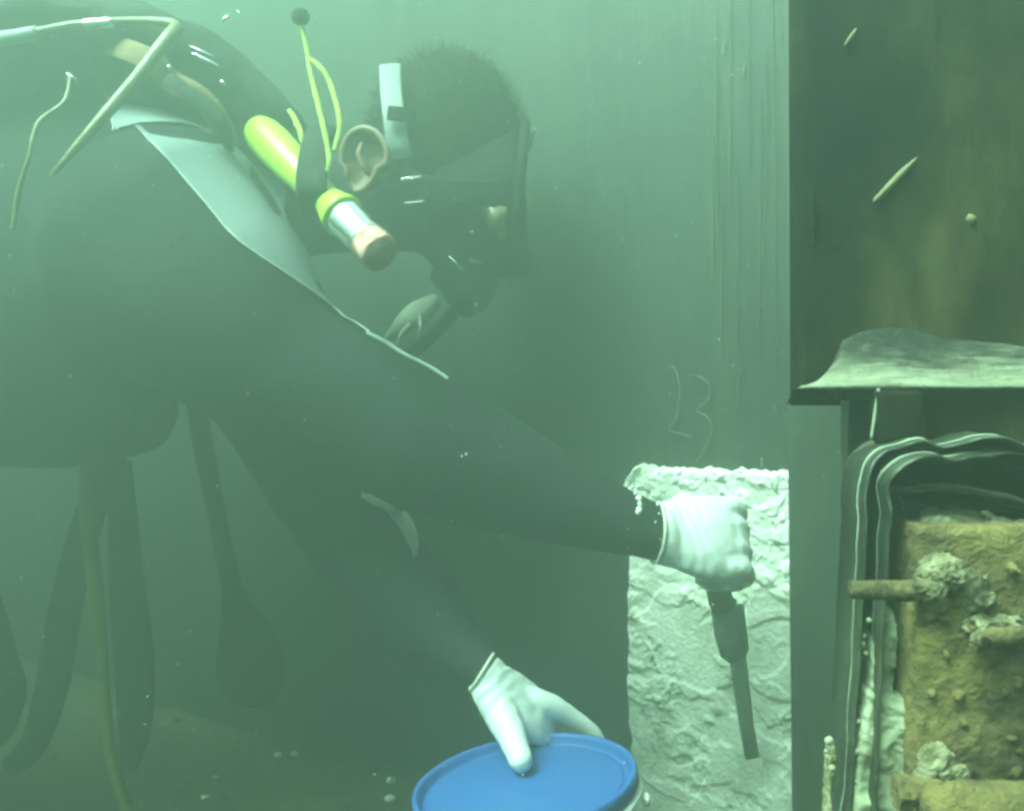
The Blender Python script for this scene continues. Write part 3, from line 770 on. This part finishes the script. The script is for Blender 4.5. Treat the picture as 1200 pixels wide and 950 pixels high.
# near hand: fist, back towards the camera, thumb up
O = P(772, 624, 1.0); Xa = V((.985, .16, -.10)).normalized(); Na = V((.06, -.86, .5)); Na = (Na - Xa * Na.dot(Xa)).normalized(); La = Na.cross(Xa).normalized()
if La.z < 0: La = -La
fing = []
for k, (l, q) in enumerate([(.040, .95), (.016, 1.05), (-.012, 1.0), (-.038, .88)]):
    fing.append([(.055, l * .85, -.002, .0155, .0155), (.088, l * .97, .002, .0155, .0155), (.106, l, -.012, .0148, .0148), (.110 * (.96 + .04 * q), l, -.036 * q, .0135, .0135),
                 (.096, l, -.054 * q, .0120, .0120), (.072, l, -.052 * q, .0105, .0105), (.062, l, -.036 * q, .0095, .0095)])
hand('glove', (O, Xa, La, Na), fing,
     [(-.004, 0, 0, .0342, .0360), (.004, .0, 0, .0342, .0378), (.02, .0, .0, .029, .043), (.05, -.001, .001, .027, .053), (.076, .0, .0, .022, .055), (.094, .0, -.003, .015, .050)],
     [(.02, .030, -.010, .015, .015), (.045, .050, -.022, .0155, .0155), (.070, .054, -.036, .0135, .0135), (.092, .044, -.052, .0120, .012), (.106, .028, -.062, .0105, .0105)],
     (O - Xa * .003, Xa, .0293), 'white glove clenched in a fist on the tool', 1.1 * .75, voxel=.0017, sm=12, web=[(.070, 0, .001, .014, .050), (.090, 0, .001, .014, .051), (.104, 0, -.010, .0135, .051), (.108, 0, -.030, .012, .048), (.100, 0, -.046, .010, .045)])
# far hand: thumb over the lid, fingers behind the tub
O = P(566, 788, .9963); Xa = (P(648, 842, .9877) - O).normalized(); Na = V((.25, -.55, .8)); Na = (Na - Xa * Na.dot(Xa)).normalized(); La = Na.cross(Xa).normalized()
if La.y > 0: La = -La
def loc(p, Of, fr3): q = p - Of; return tuple(q.dot(a) for a in fr3)
F3 = (Xa, La, Na)
def fg(pts): return [(*loc(P(a, b, d), O, F3), R(r, d), R(r, d)) for a, b, d, r in pts]
LZ = None
hand('glove', (O, Xa, La, Na),
     [fg([(600, 812, 1.0034, 15), (640, 824, 1.0034, 14), (672, 842, 1.0113, 11.5), (698, 862, 1.0168, 9.5), (708, 890, 1.0152, 8.5)]),
      fg([(600, 815, 1.0113, 15), (634, 835, 1.0192, 13.5), (662, 858, 1.0247, 11), (682, 882, 1.0270, 9.5), (688, 908, 1.0231, 8.5)]),
      fg([(598, 818, 1.0168, 14), (626, 842, 1.0270, 12.5), (648, 868, 1.0325, 10.5), (662, 894, 1.0325, 9), (664, 918, 1.0270, 8)]),
      fg([(592, 820, 1.0192, 13), (612, 846, 1.0294, 11), (628, 870, 1.0357, 9.5), (638, 892, 1.0357, 8.5), (640, 912, 1.0310, 7.5)])],
     [(*loc(P(a, b, d), O, F3), ra * .787, rb * .787) for a, b, d, ra, rb in [(565, 787, .9972, .0250, .0260), (570, 792, .9971, .0252, .0274), (584, 808, .9963, .024, .036), (604, 824, .9995, .023, .042), (626, 838, 1.0058, .019, .040), (640, 848, 1.0113, .012, .034)]],
     fg([(572, 806, .9900, 21), (585, 832, .9798, 21.5), (597, 856, .9617, 18.5), (604, 874, .9444, 16), (610, 890, .9271, 14.5)]),
     (P(565, 787, .9972), Xa, .0206), 'white glove gripping the rim of the blue lid', voxel=.0018)

# ------------------------------------------------------------------ tool in the fist
tool = thing('scraper', 'narrow dark scraper hanging from the gloved fist over the putty', 'scraper', P(880, 890, 1.12))
def bar(name, pts, m, par, up=V((0, -1, 0)), segs=10):
    bm = bmesh.new(); loft(bm, [P(a, b, d) for a, b, d, *_ in pts], [(R(t, d), R(w, d)) for a, b, d, t, w in pts], segs, True, up); return link(name, bm, m, par)
bar('handle', [(828, 612, 1.0300, 10, 12), (836, 660, 1.0362, 11, 14), (845, 705, 1.0487, 11, 15), (850, 712, 1.0513, 10, 17)], M_TAN, tool)
bar('ferrule', [(852, 712, 1.0550, 7, 20), (856, 740, 1.0637, 7, 20), (861, 764, 1.0737, 6, 18), (864, 772, 1.0762, 4, 11)], M_STEEL, tool)
bar('blade', [(864, 768, 1.0787, 2.2, 11), (868, 800, 1.0862, 2.0, 10), (875, 850, 1.0987, 1.8, 9), (882, 888, 1.1087, 1.4, 9)], M_STEEL, tool)

# ------------------------------------------------------------------ tub with the blue lid
TS = .787; LC = P(615, 917, .905); rot = Matrix.Rotation(radians(-8.5), 3, 'Y') @ Matrix.Rotation(radians(3), 3, 'X')
tub = thing('tub', 'white plastic tub with a blue lid held by the lower glove', 'tub', LC + rot @ V((0, 0, -.2 * TS)))
def lathe(prof, name, m, par, n=64):
    bm = bmesh.new(); rings = []
    for r, z in prof:
        rings.append([bm.verts.new(LC + rot @ V((r * cos(2 * pi * k / n), r * sin(2 * pi * k / n), z)) * TS) for k in range(n)])
    for i in range(len(prof) - 1):
        for k in range(n): bm.faces.new((rings[i][k], rings[i][(k + 1) % n], rings[i + 1][(k + 1) % n], rings[i + 1][k]))
    bm.faces.new(rings[0][::-1]); bm.faces.new(rings[-1])
    bmesh.ops.recalc_face_normals(bm, faces=bm.faces[:])
    return link(name, bm, m, par)
lathe([(.105, -.2), (.109, -.195), (.120, -.025), (.127, -.022), (.130, -.018), (.130, -.014), (.121, -.012)], 'tub_body', M_TUB, tub)
lathe([(.122, -.012), (.1255, -.012), (.1275, -.008), (.1275, -.003), (.1275, .003), (.1265, .006), (.124, .007), (.1215, .006), (.1195, .002), (.1185, -.004), (.116, -.006), (.112, -.006), (.1105, -.0035), (.108, -.0025), (.05, -.0025), (.001, -.003)], 'lid', M_BLUE, tub, 96)
bm = bmesh.new(); ball(bm, LC + rot @ V((.131, -.02, -.03)) * TS, (.004, .006, .006), 2); link('handle_lug', bm, M_TUB, tub)

# ------------------------------------------------------------------ torch with its cord
torch = thing('dive_torch', 'yellow dive torch with chrome head strapped beside the diver shoulder', 'torch', P(370, 215, 1.0))
TA, TB = P(310, 160, 1.03), P(440, 292, .90); td = (TB - TA).normalized(); TL = (TB - TA).length
def tl(prof, name, m, segs=30, par=torch):
    bm = bmesh.new(); loft(bm, [TA + td * TL * t for t, r in prof], [R(r * .9, .96) for t, r in prof], segs); return link(name, bm, m, par)
tl([(-.10, 3), (-.095, 14), (-.06, 22), (0, 26.5), (.08, 28), (.25, 26), (.40, 23), (.55, 20), (.60, 19), (.66, 23), (.72, 28), (.735, 28.5), (.74, 26)], 'torch_body', M_YEL)
tl([(.735, 22), (.74, 25), (.77, 25.5), (.80, 24.5), (.92, 24), (.945, 25), (.95, 23)], 'chrome_head', M_CHROME)
tl([(.948, 20), (.95, 24.5), (.952, 25), (1.02, 25), (1.035, 24.6), (1.036, 24.4), (1.036, 20.5), (1.035, 20.3), (1.01, 20)], 'copper_rim', M_COPPER)
tl([(1.004, 20), (1.012, 20), (1.013, 19.9)], 'glass', M_LENS)
band('retaining_band', [(378, 148, .975), (372, 165, .955), (366, 195, .94), (365, 225, .935), (371, 252, .955)], 30, M_VEST, torch, .002)
def cord(ctrl): 
    bm = bmesh.new(); tube(bm, ctrl, 40, 8, True, .35); return link('lanyard', bm, M_CORD, torch)
cord([(352, 22, 1.0, 2.6), (358, 50, 1.0, 3), (366, 95, .985, 3.2), (377, 140, .955, 3.2), (386, 185, .94, 3.2), (382, 205, .94, 3)])
cord([(364, 70, .99, 2.6), (372, 76, .985, 3.2), (384, 92, .98, 3.2), (394, 122, .965, 3.2), (398, 150, .95, 3.2), (392, 178, .945, 3)])
cord([(339, 130, .985, 3), (344, 137, .98, 3.4), (352, 155, .965, 3.4), (358, 178, .955, 3)])
bm = bmesh.new(); ball(bm, P(352, 20, 1.0), (R(11, 1), R(10, 1), R(10, 1)), 3); link('cord_ball', bm, M_BLACK, torch)

# ------------------------------------------------------------------ vest and harness on the back
vest = thing('diving_vest', 'dark bulky diving vest on the back with straps and bent tube', 'vest', P(100, 120, 1.2))
bm = bmesh.new()
chain(bm, [(-.95, 1.25, .24, .13, .04), c(-120, 110, 1.22, .17, .06), c(20, 82, 1.2, .18, .052), c(150, 75, 1.2, .18, .045), c(240, 100, 1.21, .17, .05), c(315, 165, 1.22, .13, .05)], 40, 30)
me = merged(bm, .008, 3)
NR = [v.normal.copy() for v in me.vertices]
for v in me.vertices: v.co = v.co + NR[v.index] * (.006 * noise.noise(v.co * 14) + .004 * noise.noise(v.co * 40))
link('bladder', me, M_VEST, vest)
bm = bmesh.new(); tube(bm, [(62, 205, .93, 3), (78, 186, .925, 4.5), (120, 138, .93, 7), (160, 92, .95, 8), (195, 48, .97, 9), (206, 34, .98, 8), (196, 27, .985, 6), (150, 25, .985, 5), (90, 29, .98, 5), (40, 38, .98, 5), (-30, 50, .98, 5)], 70, 14, True, .06)
link('bent_tube', bm, M_TUBE, vest)
bm = bmesh.new(); tube(bm, [(98, 29, .98, 6), (132, 26, .983, 6)], 8, 14); link('tube_sleeve', bm, M_CHROME, vest)
bm = bmesh.new(); tube(bm, [(-20, 49, .98, 9), (20, 43, .98, 8.5), (44, 38, .98, 8)], 8, 14); link('pale_cuff', bm, M_STRAPW, vest)
def vband(name, ctrl, w, m, th=.002, up=V((0, -1, 0))):
    return band(name, ctrl, w, m, vest, th, up)
vband('tan_strap', [(118, 50, 1.12), (140, 56, 1.04), (178, 72, 1.02), (200, 95, 1.03), (235, 115, 1.03), (258, 145, 1.04), (266, 172, 1.06)], 24, M_TAN)
vband('pale_strap', [(-5, -20, 1.12), (30, -5, 1.1), (52, 12, 1.09), (62, 28, 1.08)], 20, M_STREAK)
bm = bmesh.new(); tube(bm, [(82, 92, .98, 2), (75, 120, .96, 3), (45, 145, .95, 3.5), (35, 180, .945, 3), (22, 225, .95, 3.5), (15, 270, .955, 3)], 40, 8, True, .3)
link('thin_cord', bm, M_TUBE, vest)
for (x0, y0, x1, y1, r) in [(222, 54, 250, 66, 1.4), (224, 62, 258, 78, 1.6), (258, 95, 264, 99, 2.6), (78, 86, 90, 95, 3), (260, 26, 268, 18, 2.4), (278, 14, 282, 16, 2), (196, 76, 202, 82, 2)]:
    bm = bmesh.new()
    tube(bm, [(x0, y0, 1.0, r * .6), ((x0 + x1) / 2, (y0 + y1) / 2, .998, r), (x1, y1, 1.0, r * .6)], 8, 8)
    link('metal_ring', bm, M_CHROME, vest)
vband('dark_strap', [(196, 92, 1.02), (240, 122, 1.0), (262, 150, 1.0), (268, 175, 1.03)], 14, M_VEST)

# ------------------------------------------------------------------ gear hanging under the chest
gauge = thing('pressure_gauge', 'dark pear shaped gauge hanging on a hose below the chest', 'gauge', P(293, 770, 1.34))
bm = bmesh.new(); tube(bm, [(225, 440, 1.3, 12), (238, 520, 1.32, 12), (254, 600, 1.34, 11), (270, 680, 1.34, 12), (276, 710, 1.34, 14)], 30, 12); link('gauge_hose', bm, M_BLACK, gauge)
bm = bmesh.new(); sp = spline([(272, 690, 13), (278, 715, 20), (286, 740, 31), (292, 765, 39), (294, 790, 40), (294, 812, 32), (293, 826, 16), (293, 830, 2)], 24)
loft(bm, [P(a, b, 1.34) for a, b, r in sp], [(R(r, 1.34) * .55, R(r, 1.34)) for a, b, r in sp], 26); link('gauge_boot', bm, M_BLACK, gauge)
h1 = thing('hanging_strap', 'dark strap curving down to the left below the chest', 'strap', P(60, 870, 1.3))
bm = bmesh.new(); sp = spline([(135, 520, 1.25, 18), (100, 620, 1.28, 18), (75, 720, 1.3, 20), (62, 800, 1.3, 20), (40, 870, 1.3, 16), (10, 900, 1.3, 12)], 30)
loft(bm, [P(a, b, d) for a, b, d, r in sp], [(.008, R(r, d)) for a, b, d, r in sp], 14); link('webbing', bm, M_VEST, h1)
h2 = thing('hanging_pouch', 'long dark pouch hanging straight down beside the yellow hose', 'pouch', P(155, 900, 1.29))
bm = bmesh.new(); sp = spline([(140, 540, 1.27, 14), (145, 620, 1.28, 18), (150, 700, 1.29, 22), (158, 780, 1.29, 24), (158, 850, 1.29, 20), (152, 900, 1.29, 10)], 30)
loft(bm, [P(a, b, d) for a, b, d, r in sp], [(R(r, d) * .6, R(r, d)) for a, b, d, r in sp], 16); link('pouch_body', bm, M_VEST, h2)
h3 = thing('hanging_hose', 'yellowish hose hanging from the chest towards the floor', 'hose', P(140, 940, 1.25))
bm = bmesh.new(); tube(bm, [(100, 540, 1.24, 6), (104, 620, 1.25, 10), (116, 720, 1.25, 8), (122, 800, 1.25, 6), (130, 880, 1.25, 7), (145, 940, 1.25, 7), (160, 966, 1.25, 7)], 40, 12); link('hose_tube', bm, M_YHOSE, h3)

# ------------------------------------------------------------------ small things on the floor
def fz(x, y):
    k = exp(-((x * x + (y - 1.5) ** 2) / 30))
    return FLOOR + k * (.035 * fr((x, y, 3), 1.7) + .014 * fr((x, y, 9), 9, 4)) - .03
def floorpt(px, py):
    d = V(((px - 600) / 1200, 1, -(py - 475) / 1200)); t = .6 / -d.z
    for _ in range(8):
        p = d * t; t *= fz(p.x, p.y) / p.z
    return d * t
spots = [(457, 938, 7, 'white putty crumb on the floor left of the blue lid'), (458, 916, 6, 'flat pale flake on the floor above the white crumb'),
         (325, 886, 5, 'small pale chip on the floor below the pear shaped gauge'), (345, 884, 4, 'tiny pale chip just right of another chip below the gauge'),
         (240, 936, 5, 'pale pebble at the bottom edge of the floor'), (252, 912, 4, 'small pale pebble on the floor behind the pebble at the bottom edge'),
         (360, 864, 4, 'farthest small pale chip on the floor right of the gauge')]
for k, (x, y, r, lab) in enumerate(spots):
    p = floorpt(x, y); bm = bmesh.new(); rr = R(r, p.y); crust(bm, p + V((0, 0, rr * .4)), (rr, rr * .9, rr * .6), k * 3, 3, .4, 90)
    tag(link('putty_crumb', bm, M_PUTTY), lab, 'crumb', 'pale crumbs on the floor')
bm = bmesh.new()
for k in range(900):
    x, y = random.uniform(-1.6, .5), random.uniform(1.0, 2.4); r = random.uniform(.002, .008)
    M = Matrix.Translation((x, y, fz(x, y) + r * .2)) @ Matrix.Rotation(random.random() * 6, 4, 'Z') @ Matrix.Diagonal((r, r * random.uniform(.5, 1), r * .6, 1))
    bmesh.ops.create_icosphere(bm, subdivisions=1, radius=1, matrix=M)
link('gravel', bm, mat('gravel', [(.03, .03, .02), (.07, .06, .04), (.13, .12, .09)], 40, .9), kind='stuff')

# suspended particles in the water
bm = bmesh.new()
for k in range(700):
    d = random.uniform(.55, 1.5); p = P(random.uniform(-150, 1350), random.uniform(-120, 1050), d); r = random.uniform(.0003, .0008) * d
    bmesh.ops.create_icosphere(bm, subdivisions=1, radius=r, matrix=Matrix.Translation(p))
link('suspended_particles', bm, M_SPECK, kind='stuff')

# ------------------------------------------------------------------ haze box
hm = bpy.data.materials.new('turbid_water'); hm.use_nodes = True; t = hm.node_tree; t.nodes.clear()
o_ = t.nodes.new('ShaderNodeOutputMaterial'); pv = t.nodes.new('ShaderNodeVolumePrincipled')
pv.inputs['Color'].default_value = (*HAZE_COLOR, 1); pv.inputs['Density'].default_value = HAZE_DENSITY; pv.inputs['Anisotropy'].default_value = HAZE_G
t.links.new(pv.outputs[0], o_.inputs['Volume'])
bm = bmesh.new(); box(bm, V((0, 1.5, -.18)), (40, 40, 3.0))
hz = link('haze', bm, hm, smooth=False, kind='stuff')
